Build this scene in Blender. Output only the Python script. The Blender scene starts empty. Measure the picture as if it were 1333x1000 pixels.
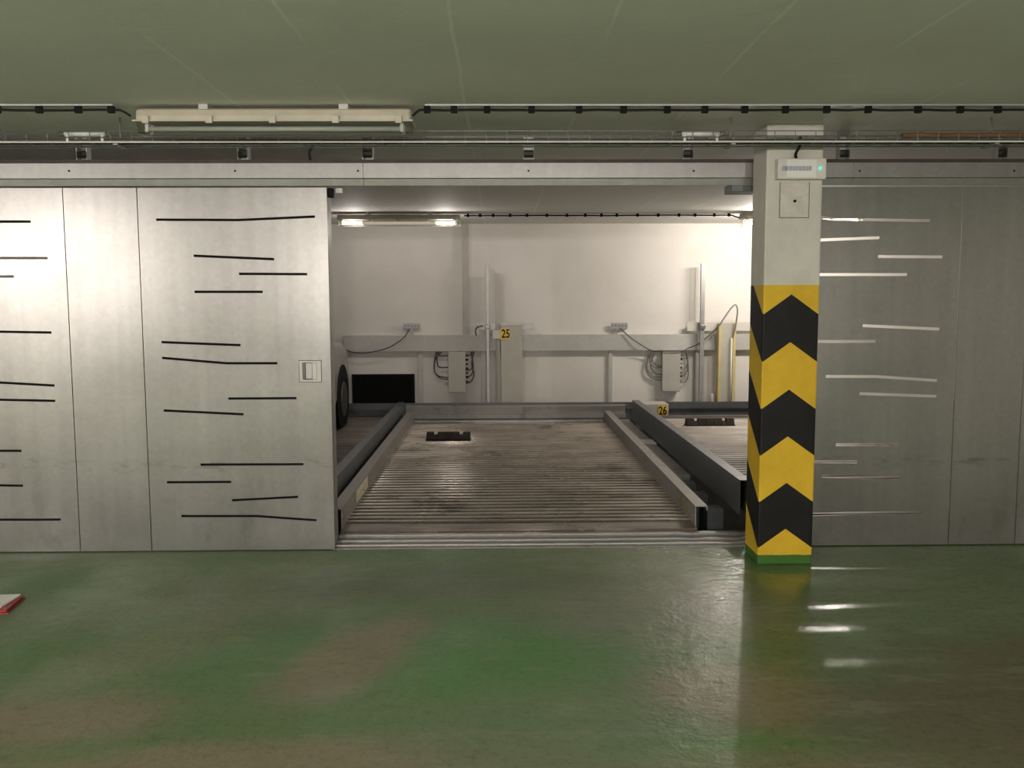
import bpy, bmesh, math, random
from mathutils import Vector, Matrix
from mathutils.geometry import tessellate_polygon

random.seed(7)
SC = bpy.context.scene
COL = SC.collection
R = math.radians
PI = math.pi

# ------------------------------------------------------------------ camera
F_PX = 1160.0
PITCH, YAW, ROLL = 5.42, 0.93, -0.20
CAM_Z = 1.5
cam_rot = (Matrix.Rotation(R(-YAW), 3, 'Z') @ Matrix.Rotation(R(90 - PITCH), 3, 'X')
           @ Matrix.Rotation(R(ROLL), 3, 'Z'))
cam_data = bpy.data.cameras.new('camera')
cam_data.sensor_fit = 'HORIZONTAL'
cam_data.sensor_width = 36.0
cam_data.lens = 36.0 * F_PX / 1333.0
cam = bpy.data.objects.new('camera', cam_data)
cam.matrix_world = Matrix.Translation((0, 0, CAM_Z)) @ cam_rot.to_4x4()
COL.objects.link(cam)
SC.camera = cam

# ------------------------------------------------------------------ view, world, lights
SC.view_settings.view_transform = 'Standard'
SC.view_settings.look = 'None'
SC.view_settings.gamma = 1.0
SC.view_settings.use_curve_mapping = False
SC.view_settings.exposure = 0.0
world = bpy.data.worlds.new('world')
SC.world = world
world.use_nodes = True
world.node_tree.nodes['Background'].inputs[0].default_value = (0.30, 0.30, 0.28, 1)
world.node_tree.nodes['Background'].inputs[1].default_value = 0.0


def area_light(name, loc, sx, sy, power, color, rot=(0, 0, 0)):
    d = bpy.data.lights.new(name, 'AREA')
    d.shape = 'RECTANGLE'
    d.size, d.size_y = sx, sy
    d.energy = power
    d.color = color
    o = bpy.data.objects.new(name, d)
    o.location = loc
    o.rotation_euler = rot
    COL.objects.link(o)
    return o


def point_light(name, loc, power, color, radius=.10):
    d = bpy.data.lights.new(name, 'POINT')
    d.energy = power
    d.color = color
    d.shadow_soft_size = radius
    o = bpy.data.objects.new(name, d)
    o.location = loc
    COL.objects.link(o)
    return o


WARM = (1.0, 0.915, 0.865)
# bodiless hall lights behind the camera; left pair from door glints, others added as fill
HALL = 1.30
for loc, pw in (((-7.0, -2.8, 2.1), 230), ((-5.9, -2.8, 2.1), 230), ((-2.0, -2.4, 2.0), 210), ((0.2, -3.0, 2.0), 250), ((2.6, -4.4, 2.0), 260)):
    point_light('hall_lamp_fill_light', loc, pw * HALL, WARM, .06)



# ------------------------------------------------------------------ pixel -> place helpers
def ray(px, py):
    return cam_rot @ Vector(((px - 666.5) / F_PX, -(py - 500.0) / F_PX, -1.0))


def at(px, py, Y):
    d = ray(px, py)
    t = Y / d.y
    return Vector((d.x * t, Y, CAM_Z + d.z * t))


def atz(px, py, z):
    d = ray(px, py)
    t = (z - CAM_Z) / d.z
    return Vector((d.x * t, d.y * t, z))


def atx(px, py, x):
    d = ray(px, py)
    t = x / d.x
    return Vector((x, d.y * t, CAM_Z + d.z * t))


# ------------------------------------------------------------------ materials
class NT:
    def __init__(self, name):
        self.m = bpy.data.materials.new(name)
        self.m.use_nodes = True
        self.t = self.m.node_tree
        self.t.nodes.clear()
        self.out = self.t.nodes.new('ShaderNodeOutputMaterial')
        self._co = None

    def n(self, kind, **props):
        nd = self.t.nodes.new('ShaderNode' + kind)
        for k, v in props.items():
            setattr(nd, k, v)
        return nd

    def link(self, a, b):
        self.t.links.new(a, b)

    def put(self, sock, v):
        if isinstance(v, bpy.types.NodeSocket):
            self.link(v, sock)
        elif v is not None:
            if isinstance(v, (tuple, list)) and len(v) == 3 and sock.type == 'RGBA':
                v = (*v, 1)
            sock.default_value = v

    def co(self):
        if self._co is None:
            self._co = self.n('TexCoord').outputs['Object']
        return self._co

    def math(self, op, a, b=None, c=None, clamp=False):
        nd = self.n('Math', operation=op, use_clamp=clamp)
        self.put(nd.inputs[0], a)
        if b is not None:
            self.put(nd.inputs[1], b)
        if c is not None:
            self.put(nd.inputs[2], c)
        return nd.outputs[0]

    def sep(self, v=None):
        nd = self.n('SeparateXYZ')
        self.link(v or self.co(), nd.inputs[0])
        return nd.outputs

    def mapping(self, scale=(1, 1, 1), loc=(0, 0, 0), rot=(0, 0, 0)):
        nd = self.n('Mapping')
        self.link(self.co(), nd.inputs[0])
        nd.inputs['Scale'].default_value = scale
        nd.inputs['Location'].default_value = loc
        nd.inputs['Rotation'].default_value = rot
        return nd.outputs[0]

    def noise(self, scale, detail=4, rough=0.55, vec=None, dist=0.0):
        nd = self.n('TexNoise')
        self.link(vec or self.co(), nd.inputs['Vector'])
        nd.inputs['Scale'].default_value = scale
        nd.inputs['Detail'].default_value = detail
        nd.inputs['Roughness'].default_value = rough
        nd.inputs['Distortion'].default_value = dist
        return nd.outputs['Fac']

    def voronoi(self, scale, vec=None, feature='F1', out='Distance'):
        nd = self.n('TexVoronoi', feature=feature)
        self.link(vec or self.co(), nd.inputs['Vector'])
        nd.inputs['Scale'].default_value = scale
        return nd.outputs[out]

    def ramp(self, fac, a, b, lo=0.0, hi=1.0):
        """map lo..hi to a..b, smooth"""
        nd = self.n('MapRange', interpolation_type='SMOOTHSTEP')
        self.put(nd.inputs[0], fac)
        nd.inputs[1].default_value = lo
        nd.inputs[2].default_value = hi
        nd.inputs[3].default_value = a
        nd.inputs[4].default_value = b
        return nd.outputs[0]

    def mix(self, fac, a, b, blend='MIX'):
        nd = self.n('Mix', data_type='RGBA', blend_type=blend)
        self.put(nd.inputs[0], fac)
        self.put(nd.inputs[6], a)
        self.put(nd.inputs[7], b)
        return nd.outputs[2]

    def bump(self, height, strength=0.3, dist=0.01):
        nd = self.n('Bump')
        nd.inputs['Strength'].default_value = strength
        nd.inputs['Distance'].default_value = dist
        self.link(height, nd.inputs['Height'])
        return nd.outputs[0]

    def bsdf(self, color, rough=0.5, metal=0.0, normal=None, **kw):
        nd = self.n('BsdfPrincipled')
        self.put(nd.inputs['Base Color'], color)
        self.put(nd.inputs['Roughness'], rough)
        self.put(nd.inputs['Metallic'], metal)
        if normal is not None:
            self.link(normal, nd.inputs['Normal'])
        for k, v in kw.items():
            self.put(nd.inputs[k.replace('_', ' ')], v)
        self.link(nd.outputs[0], self.out.inputs[0])
        return self.m


def plain(name, col, rough=0.5, metal=0.0, var=0.12, scale=6.0, bump=0.0, **kw):
    t = NT(name)
    f = t.noise(scale, 5)
    lo = tuple(c * (1 - var) for c in col)
    hi = tuple(min(1, c * (1 + var)) for c in col)
    c = t.mix(t.ramp(f, 0, 1, .3, .7), lo, hi)
    nm = t.bump(t.noise(scale * 9, 3), bump, .004) if bump else None
    return t.bsdf(c, rough, metal, nm, **kw)


def emissive(name, col, strength):
    t = NT(name)
    e = t.n('Emission')
    e.inputs[0].default_value = (*col, 1)
    e.inputs[1].default_value = strength
    t.link(e.outputs[0], t.out.inputs[0])
    return t.m


def clear(name, tint=(.95, .95, .93), gloss=.12, rough=.05):
    t = NT(name)
    tr = t.n('BsdfTransparent')
    tr.inputs[0].default_value = (*tint, 1)
    gl = t.n('BsdfGlossy')
    gl.inputs['Roughness'].default_value = rough
    fr = t.n('LayerWeight')
    fr.inputs['Blend'].default_value = .35
    ad = t.math('MULTIPLY_ADD', fr.outputs['Fresnel'], .6, gloss, clamp=True)
    mx = t.n('MixShader')
    t.link(ad, mx.inputs[0])
    t.link(tr.outputs[0], mx.inputs[1])
    t.link(gl.outputs[0], mx.inputs[2])
    t.link(mx.outputs[0], t.out.inputs[0])
    return t.m


def galvanised(name, col, rough=.40, metal=.9, dirt=.25, streak=True, dirtcol=(.20, .18, .15), scale=1.0, scuff=False):
    t = NT(name)
    sp = t.voronoi(38 * scale, out='Color')
    bw = t.n('RGBToBW')
    t.link(sp, bw.inputs[0])
    f = t.math('MULTIPLY_ADD', bw.outputs[0], .10, .95)
    blot = t.noise(1.3 * scale, 5, .6)
    f2 = t.math('MULTIPLY', f, t.ramp(blot, .92, 1.06, .3, .7))
    if streak:
        st = t.noise(1.0, 3, .5, t.mapping((14, 14, .5)))
        f2 = t.math('MULTIPLY', f2, t.ramp(st, .95, 1.04, .3, .7))
    base = t.mix(1.0, col, f2, 'MULTIPLY')
    cmb = t.n('CombineColor')
    for i in range(3):
        t.link(f2, cmb.inputs[i])
    base = t.mix(1.0, col, cmb.outputs[0], 'MULTIPLY')
    dm = t.noise(2.6 * scale, 8, .68)
    dm2 = t.ramp(dm, 0, dirt, .52, .72)
    base = t.mix(dm2, base, dirtcol)
    if scuff:
        z = t.math('ADD', t.sep()[2], t.math('MULTIPLY_ADD', t.noise(1.5, 3), .16, -.08))
        band = t.math('MULTIPLY', t.ramp(t.math('ABSOLUTE', t.math('SUBTRACT', z, .52)), 1, 0, .005, .05),
                      t.ramp(t.noise(4, 8, .75, t.mapping((1.2, 1, 6))), 0, .5, .48, .66))
        base = t.mix(band, base, (.10, .095, .085))
        low = t.math('MULTIPLY', t.ramp(z, 1, 0, .05, .75), t.ramp(t.noise(3.5, 8, .72, t.mapping((1, 1, .5))), 0, .35, .48, .70))
        base = t.mix(low, base, (.14, .13, .115))
    rg = t.math('MULTIPLY_ADD', blot, .18, rough - .09)
    return t.bsdf(base, rg, metal, t.bump(t.noise(260, 2), .05, .002))


M = {}
M['door'] = galvanised('galvanised_door_sheet', (.292, .283, .272), .31, .80, .12, scuff=True)
M['door_right'] = M['door']
M['rail'] = galvanised('galvanised_track_sheet', (.30, .295, .285), .40, .75, .30)
M['galv'] = galvanised('galvanised_steel', (.42, .42, .41), .45, .65, .35, False)
M['dullsteel'] = galvanised('dull_beam_steel', (.30, .29, .27), .50, .55, .55, False, (.10, .08, .06), 2.0)
M['darksteel'] = galvanised('dark_blue_grey_steel', (.13, .14, .145), .45, .5, .4, False, (.05, .045, .04), 2.0)
M['redangle'] = plain('dark_primer_angle', (.045, .028, .025), .6, 0, .3)
M['black'] = plain('black_plastic', (.006, .006, .006), .7, Specular_IOR_Level=.15)
M['rubber'] = plain('black_rubber', (.050, .041, .034), .8, Specular_IOR_Level=.2)
M['cable'] = plain('black_cable', (.010, .010, .010), .6, Specular_IOR_Level=.2)
M['greycable'] = plain('grey_cable', (.20, .20, .19), .5)
M['darkgreycable'] = plain('dark_grey_cable', (.075, .075, .072), .5)
M['browncable'] = plain('brown_cable', (.16, .075, .03), .55)
M['white'] = plain('white_plastic', (.72, .71, .68), .45, 0, .04)
M['handle'] = plain('satin_handle_metal', (.40, .39, .37), .40, .4, .05)
M['offwhite'] = plain('pale_housing', (.60, .575, .52), .5, 0, .05)
M['beige'] = plain('beige_lamp_plastic', (.52, .47, .385), .5, 0, .08, 9)
M['cabinet'] = plain('grey_beige_cabinet_paint', (.44, .42, .36), .45, 0, .05)
M['box'] = plain('light_grey_box_paint', (.43, .415, .37), .4, 0, .04)
M['yellow'] = plain('yellow_paint', (.62, .44, .06), .5, 0, .06)
M['paleyellow'] = plain('faded_yellow_paint', (.56, .47, .20), .5, 0, .08)
M['plate_yellow'] = plain('yellow_sign', (.75, .50, .03), .4, 0, .04)
M['ink'] = plain('black_lettering', (.006, .006, .006), .7, Specular_IOR_Level=.15)
M['trunk'] = galvanised('trunking_sheet', (.50, .49, .46), .55, .25, .2, False)
M['sticker'] = plain('faded_sticker', (.66, .61, .42), .6, 0, .15, 25)
M['wornsticker'] = plain('worn_sticker', (.20, .18, .12), .6, 0, .4, 25)
M['paper'] = plain('white_paper', (.90, .88, .87), .7, 0, .03)
M['red'] = plain('red_folder', (.33, .035, .035), .45, 0, .1)
M['glass'] = clear('clear_lamp_cover')
M['ledblock'] = plain('blue_grey_led_window', (.36, .38, .42), .35, 0, .1, 60)
M['led'] = emissive('green_led', (.05, 1.0, .65), 1.6)
M['tube_off'] = plain('unlit_tube', (.62, .62, .60), .3, 0, .03)
M['tube_end'] = emissive('glowing_tube_end', (1.0, .90, .74), 9.0)
M['tube_dim'] = emissive('dim_tube_middle', (1.0, .85, .62), .55)
M['tube_lit'] = emissive('lit_tube', (1.0, .93, .80), 14.0)
M['carpaint'] = plain('silver_car_paint', (.30, .29, .27), .35, .4, .03)
M['carglass'] = plain('dark_car_glass', (.02, .022, .024), .08, 0, .05)
M['rim'] = plain('grey_wheel_rim', (.07, .07, .068), .45, .5, .1)
M['tyre'] = plain('tyre_rubber', (.006, .006, .006), .8, Specular_IOR_Level=.15)


def mat_floor():
    t = NT('green_floor_paint')
    xyz = t.sep()
    warp = t.noise(.9, 6, .62)
    n2 = t.noise(3.2, 7, .65)
    big = t.noise(.55, 3, .5)
    col = t.mix(t.ramp(big, 0, 1, .38, .62), (.098, .178, .066), (.150, .212, .100))
    # worn and tyre-marked patches of the coating, and one painted sheen
    def patch(px, py, rx, ry, ang, color, amount, soft=.5):
        nonlocal col
        c = atz(px, py, 0)
        mp = t.n('Mapping')
        mp.vector_type = 'TEXTURE'
        t.link(t.co(), mp.inputs[0])
        mp.inputs['Location'].default_value = (c.x, c.y, 0)
        mp.inputs['Rotation'].default_value = (0, 0, R(ang))
        mp.inputs['Scale'].default_value = (rx, ry, 1000)
        ln = t.n('VectorMath', operation='LENGTH')
        t.link(mp.outputs[0], ln.inputs[0])
        d = t.math('ADD', ln.outputs['Value'], t.math('MULTIPLY_ADD', warp, 1.5, -.75))
        d = t.math('ADD', d, t.math('MULTIPLY_ADD', n2, .8, -.4))
        col = t.mix(t.ramp(d, amount, 0, 1 - soft, 1 + soft), col, color)
    BR, GR, GY = (.250, .190, .132), (.075, .225, .056), (.205, .210, .155)
    patch(620, 850, .60, .40, 0, GR, .8)
    patch(960, 975, .42, .10, 0, GR, .8)
    patch(110, 860, 1.0, .35, 0, GR, .35)
    patch(200, 760, .9, .35, 0, GR, .35)
    patch(470, 850, .20, .55, -25, BR, .75)
    patch(60, 940, .45, .22, 10, BR, .75)
    patch(330, 990, .9, .14, 3, BR, .75)
    patch(180, 850, .25, .6, -35, BR, .35)
    patch(330, 770, .7, .40, -10, GY, .5)
    patch(850, 790, .7, .40, 0, GY, .6)  # grey sheen of the floor painted into its colour
    patch(560, 760, .8, .25, 0, (.105, .125, .075), .6)
    patch(1330, 920, .9, .6, 20, (.160, .115, .078), .7)
    patch(960, 900, .35, .25, 0, BR, .6)
    patch(880, 1000, 1.0, .12, 0, BR, .4)
    patch(700, 960, .5, .25, 0, (.130, .190, .098), .6)
    fine = t.noise(28, 6, .7)
    col = t.mix(t.ramp(fine, 0, .42, .45, .72), col, (.065, .068, .043))
    scuff = t.noise(3.0, 8, .75, t.mapping((.7, 2.6, 1), (0, 0, 0), (0, 0, R(12))))
    col = t.mix(t.ramp(scuff, 0, .35, .52, .66), col, (.26, .27, .185))
    scuff2 = t.noise(4.0, 8, .75, t.mapping((.8, 2.2, 1), (7, 3, 0), (0, 0, R(-20))))
    col = t.mix(t.ramp(scuff2, 0, .40, .54, .68), col, (.055, .085, .038))
    speck = t.voronoi(9)
    col = t.mix(t.ramp(speck, .55, 0, .012, .05), col, (.02, .02, .015))
    h = t.math('ADD', t.math('MULTIPLY', t.noise(7, 6, .68), .9), t.math('MULTIPLY', t.noise(24, 5, .7), .40))
    smooth = t.ramp(t.math('ADD', xyz[0], t.math('MULTIPLY_ADD', warp, .5, -.25)), 0, 1, .15, 1.3)
    rough_bump = t.math('SUBTRACT', 1.0, t.math('MULTIPLY', t.ramp(xyz[0], 0, 1, 1.3, 1.7), .85))
    nm = t.bump(t.math('MULTIPLY', h, rough_bump), .55, .012)
    rg = t.math('SUBTRACT', t.ramp(t.noise(2.2, 5), .42, .58, .3, .7), t.math('MULTIPLY', smooth, .33))
    return t.bsdf(col, rg, 0, nm, Specular_IOR_Level=.5)


def mat_ceiling():
    t = NT('painted_concrete_ceiling')
    f = t.noise(.8, 6, .6)
    col = t.mix(t.ramp(f, 0, 1, .3, .7), (.66, .65, .60), (.73, .72, .67))
    xyz = t.sep()
    x = t.math('ADD', xyz[0], t.math('MULTIPLY_ADD', t.noise(1.5, 2), .03, -.015))
    # formwork board joints running away from the camera
    ph = t.math('FRACT', t.math('MULTIPLY', t.math('ADD', x, .15), 1 / .55))
    dd = t.math('ABSOLUTE', t.math('SUBTRACT', ph, .5))
    dd = t.math('SUBTRACT', .5, dd)
    line = t.ramp(dd, 1, 0, .006, .018)
    brk = t.ramp(t.noise(1.1, 3, .5, t.mapping((3, .8, 1))), 0, .8, .40, .58)
    col = t.mix(t.math('MULTIPLY', line, brk), col, (.84, .83, .77))
    pits = t.voronoi(5.5)
    col = t.mix(t.ramp(pits, .7, 0, .012, .03), col, (.66, .64, .56))
    scr = t.noise(3, 5, .7, t.mapping((2, 9, 1)))
    col = t.mix(t.ramp(scr, 0, .4, .66, .78), col, (.74, .73, .66))
    nm = t.bump(t.noise(9, 6, .6), .25, .01)
    return t.bsdf(col, .75, 0, nm)


def mat_wall():
    t = NT('white_painted_wall')
    f = t.noise(1.1, 6, .6)
    col = t.mix(t.ramp(f, 0, 1, .3, .7), (.66, .63, .58), (.74, .71, .665))
    d = t.noise(6, 7, .7, t.mapping((1, 1, 2.2)))
    col = t.mix(t.ramp(d, 0, .3, .62, .78), col, (.45, .42, .36))
    return t.bsdf(col, .7, 0, t.bump(t.noise(14, 6, .6), .2, .008))


def mat_pillar():
    t = NT('pillar_paint_with_chevrons')
    xyz = t.sep()
    ax = t.math('ABSOLUTE', xyz[0])
    d = t.math('SUBTRACT', ax, t.math('MULTIPLY', xyz[1], 1.15))
    s = t.math('ADD', xyz[2], t.math('MULTIPLY', d, PIL_SLOPE))
    fr = t.math('FRACT', t.math('DIVIDE', t.math('SUBTRACT', s, PIL_APEX), PIL_PERIOD))
    blk = t.math('LESS_THAN', fr, .5)
    w = t.noise(5, 6, .65)
    yel = t.mix(t.ramp(w, 0, 1, .3, .7), (.56, .36, .018), (.66, .43, .028))
    yel = t.mix(t.ramp(t.noise(16, 6, .7), 0, .5, .62, .76), yel, (.30, .20, .04))
    bk = t.mix(t.ramp(w, 0, 1, .35, .7), (.004, .004, .004), (.010, .0095, .009))
    stripes = t.mix(blk, yel, bk)
    wh = t.mix(t.ramp(w, 0, 1, .3, .7), (.50, .485, .43), (.58, .56, .50))
    wh = t.mix(t.ramp(t.noise(11, 7, .7), 0, .55, .66, .80), wh, (.30, .27, .22))
    up = t.math('GREATER_THAN', xyz[2], PIL_TOPPAINT)
    col = t.mix(up, stripes, wh)
    jag = t.math('ADD', xyz[2], t.math('MULTIPLY_ADD', t.noise(30, 2), .01, -.005))
    grn = t.math('LESS_THAN', jag, PIL_GREEN)
    col = t.mix(grn, col, (.045, .125, .02))
    return t.bsdf(col, t.ramp(w, .50, .62), 0, t.bump(t.noise(22, 5, .6), .12, .005), Specular_IOR_Level=.25)


def mat_deck(name, dark=1.0, dull=0.0):
    t = NT(name)
    mp = t.mapping((.9, 3.2, 1))
    big = t.noise(1.0, 7, .68, mp)
    col = t.mix(t.ramp(big, 0, 1, .3, .7), tuple(c * dark for c in (.36, .315, .265)), tuple(c * dark for c in (.68, .62, .55)))
    rust = t.ramp(t.noise(1.7, 8, .72, t.mapping((1.0, 2.2, 1), (4.2, 1.3, 0))), 0, .85, .54, .70)
    col = t.mix(rust, col, (.075, .038, .022))
    yy = t.sep()[1]
    front = t.math('ADD', t.ramp(yy, 1, 0, -2.50, -2.25), t.math('MULTIPLY_ADD', t.noise(2.4, 5), 2.0, -1.25))
    rust = t.math('MAXIMUM', rust, t.ramp(front, 0, .8, .5, .9))
    col = t.mix(t.ramp(front, 0, .8, .5, .9), col, (.12, .065, .038))
    # dirt packed in the grooves between the ribs
    gz = t.math('ADD', t.sep()[2], t.math('MULTIPLY_ADD', t.noise(5, 5, .6), .006, -.003))
    col = t.mix(t.ramp(gz, .75, 0, .0815, .0885), col, tuple(c * dark for c in (.085, .066, .050)))
    oil = t.ramp(t.noise(1.3, 6, .65, t.mapping((1.0, .8, 1), (1.7, 3.9, 0))), 0, .7, .55, .70)
    col = t.mix(oil, col, (.040, .032, .026))
    ax = t.math('ABSOLUTE', t.math('ADD', t.sep()[0], .05))
    wetmask = t.ramp(t.math('ADD', ax, t.math('MULTIPLY_ADD', t.noise(1.6, 5, .6), 1.2, -.6)), 1, 0, .35, .75)
    wet = t.noise(.8, 3, .5, t.mapping((1, 1.5, 1), (2, 5, 0)))
    rg = t.math('ADD', t.math('SUBTRACT', t.ramp(wet, .30, .46, .40, .62), t.math('MULTIPLY', wetmask, .17 * (1 - dull))), .18 * dull)
    return t.bsdf(col, rg, t.ramp(rust, .65 - .4 * dull, .1), t.bump(t.noise(60, 4), .15, .004))


# ------------------------------------------------------------------ geometry helpers
class MB:
    def __init__(self):
        self.bm = bmesh.new()

    def quadbox(self, lo, hi):
        self.box(lo[0], hi[0], lo[1], hi[1], lo[2], hi[2])
        return self

    def box(self, x0, x1, y0, y1, z0, z1, mi=0):
        v = [self.bm.verts.new(p) for p in ((x0, y0, z0), (x1, y0, z0), (x1, y1, z0), (x0, y1, z0),
                                            (x0, y0, z1), (x1, y0, z1), (x1, y1, z1), (x0, y1, z1))]
        for f in ((3, 2, 1, 0), (4, 5, 6, 7), (0, 1, 5, 4), (1, 2, 6, 5), (2, 3, 7, 6), (3, 0, 4, 7)):
            self.bm.faces.new([v[i] for i in f]).material_index = mi
        return self

    def tube(self, pts, r, seg=8, cap=True, mi=0):
        pts = [Vector(p) for p in pts]
        rings = []
        prev = None
        for i, p in enumerate(pts):
            a = pts[max(i - 1, 0)]
            b = pts[min(i + 1, len(pts) - 1)]
            tg = (b - a).normalized()
            if prev is None:
                up = Vector((0, 0, 1)) if abs(tg.z) < .9 else Vector((0, 1, 0))
                u = tg.cross(up).normalized()
            else:
                u = (prev - tg * prev.dot(tg)).normalized()
            prev = u
            w = tg.cross(u)
            rr = r[i] if isinstance(r, (list, tuple)) else r
            rings.append([self.bm.verts.new(p + (u * math.cos(2 * PI * k / seg) + w * math.sin(2 * PI * k / seg)) * rr)
                          for k in range(seg)])
        for a, b in zip(rings, rings[1:]):
            for k in range(seg):
                f = self.bm.faces.new((a[k], a[(k + 1) % seg], b[(k + 1) % seg], b[k]))
                f.smooth = True
                f.material_index = mi
        if cap:
            self.bm.faces.new(rings[0][::-1]).material_index = mi
            self.bm.faces.new(rings[-1]).material_index = mi
        return self

    def extrude_x(self, prof, x0, x1):
        """closed (y,z) profile swept along x"""
        a = [self.bm.verts.new((x0, y, z)) for y, z in prof]
        b = [self.bm.verts.new((x1, y, z)) for y, z in prof]
        n = len(prof)
        for k in range(n):
            self.bm.faces.new((a[k], a[(k + 1) % n], b[(k + 1) % n], b[k]))
        self.bm.faces.new(a[::-1])
        self.bm.faces.new(b)
        return self

    def extrude_y(self, prof, y0, y1):
        """closed (x,z) profile swept along y"""
        a = [self.bm.verts.new((x, y0, z)) for x, z in prof]
        b = [self.bm.verts.new((x, y1, z)) for x, z in prof]
        n = len(prof)
        for k in range(n):
            self.bm.faces.new((a[k], a[(k + 1) % n], b[(k + 1) % n], b[k]))
        self.bm.faces.new(a[::-1])
        self.bm.faces.new(b)
        return self

    def loft(self, rings, cap=True, smooth=True):
        vs = [[self.bm.verts.new(p) for p in r] for r in rings]
        n = len(vs[0])
        for a, b in zip(vs, vs[1:]):
            for k in range(n):
                self.bm.faces.new((a[k], a[(k + 1) % n], b[(k + 1) % n], b[k])).smooth = smooth
        if cap:
            self.bm.faces.new(vs[0][::-1])
            self.bm.faces.new(vs[-1])
        return self

    def sheet_with_holes(self, outer, holes, y0, y1):
        """plate in the xz plane with slots cut right through; thickness y0..y1"""
        loops = [outer] + holes
        flat = [p for l in loops for p in l]
        tris = tessellate_polygon([[Vector((p[0], p[1], 0)) for p in l] for l in loops])
        f = [self.bm.verts.new((p[0], y0, p[1])) for p in flat]
        b = [self.bm.verts.new((p[0], y1, p[1])) for p in flat]
        for t in tris:
            try:
                self.bm.faces.new([f[i] for i in t])
                self.bm.faces.new([b[i] for i in reversed(t)])
            except ValueError:
                pass
        o = 0
        for l in loops:
            n = len(l)
            for k in range(n):
                i, j = o + k, o + (k + 1) % n
                self.bm.faces.new((f[i], f[j], b[j], b[i]))
            o += n
        return self

    def build(self, name, mats, parent=None, origin=None, bevel=0.0, smooth=False):
        bm = self.bm
        bmesh.ops.recalc_face_normals(bm, faces=bm.faces)
        if bevel:
            es = [e for e in bm.edges if len(e.link_faces) == 2 and e.calc_face_angle(0) > .6]
            bmesh.ops.bevel(bm, geom=es, offset=bevel, segments=2, profile=.6, affect='EDGES', clamp_overlap=True)
        if smooth:
            for f in bm.faces:
                f.smooth = True
        if parent is not None:
            origin = PLACE.get(parent.name, Vector((0, 0, 0)))
        if origin is not None:
            bmesh.ops.translate(bm, verts=bm.verts, vec=-Vector(origin))
        me = bpy.data.meshes.new(name)
        bm.to_mesh(me)
        bm.free()
        if not isinstance(mats, (list, tuple)):
            mats = [mats]
        for m in mats:
            me.materials.append(m)
        o = bpy.data.objects.new(name, me)
        COL.objects.link(o)
        if parent is not None:
            o.parent = parent
            PLACE[o.name] = Vector(origin)
        elif origin is not None:
            o.location = origin
            PLACE[o.name] = Vector(origin)
        return o


PLACE = {}      # world origin of each thing, so that its parts are written in world coordinates


def tag(o, label, cat, group=None, kind=None):
    o['label'] = label
    o['category'] = cat
    if group:
        o['group'] = group
    if kind:
        o['kind'] = kind
    return o


def thing(name, loc, label, cat, group=None):
    o = bpy.data.objects.new(name, None)
    o.empty_display_size = .1
    COL.objects.link(o)
    o.location = loc
    PLACE[o.name] = Vector(loc)
    return tag(o, label, cat, group)


def struct(o, label=None):
    o['kind'] = 'structure'
    if label:
        o['label'] = label
        o['category'] = o.name.split('_')[0]
    return o


def copy_tree(o, loc, label, group=None):
    def rec(a, parent):
        c = a.copy()
        COL.objects.link(c)
        if parent is not None:
            c.parent = parent
        for ch in [x for x in bpy.data.objects if x.parent == a]:
            rec(ch, c)
        return c
    r = rec(o, None)
    r.location = loc
    r['label'] = label
    if group:
        r['group'] = group
    return r


def smooth_path(pts, n=8):
    pts = [Vector(p) for p in pts]
    out = []
    P = [pts[0]] + pts + [pts[-1]]
    for i in range(1, len(P) - 2):
        a, b, c, d = P[i - 1], P[i], P[i + 1], P[i + 2]
        for k in range(n):
            t = k / n
            out.append(.5 * ((2 * b) + (c - a) * t + (2 * a - 5 * b + 4 * c - d) * t * t + (3 * b - a - 3 * c + d) * t ** 3))
    out.append(pts[-1])
    return out


def lettering(text, center, height, squeeze, parent, mat, name, y_face, depth=.003, bold=.02):
    cu = bpy.data.curves.new(name, 'FONT')
    cu.body = text
    cu.align_x = 'CENTER'
    cu.align_y = 'CENTER'
    cu.size = height / .72
    cu.extrude = depth
    cu.offset = bold * height
    o = bpy.data.objects.new(name, cu)
    COL.objects.link(o)
    dg = bpy.context.evaluated_depsgraph_get()
    me = bpy.data.meshes.new_from_object(o.evaluated_get(dg))
    bpy.data.objects.remove(o)
    me.name = name
    og = PLACE[parent.name]
    mtx = (Matrix.Translation(Vector((center[0], y_face, center[1])) - og) @ Matrix.Rotation(R(90), 4, 'X')
           @ Matrix.Diagonal((squeeze, 1, 1, 1)))
    me.transform(mtx)
    me.materials.clear()
    me.materials.append(mat)
    o = bpy.data.objects.new(name, me)
    COL.objects.link(o)
    o.parent = parent
    return o


# ------------------------------------------------------------------ the setting
H = 2.44            # ceiling height
D = 5.265            # front face of the sliding doors
SILL = 5.31         # where the green floor stops
WALL = 11.25         # back wall
XL, XR, YN = -9.0, 8.0, -7.0
PIT = -1.6

floor_mat, ceil_mat, wall_mat = mat_floor(), mat_ceiling(), mat_wall()
pit_mat = plain('dark_pit_concrete', (.05, .048, .044), .9, 0, .2)

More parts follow.
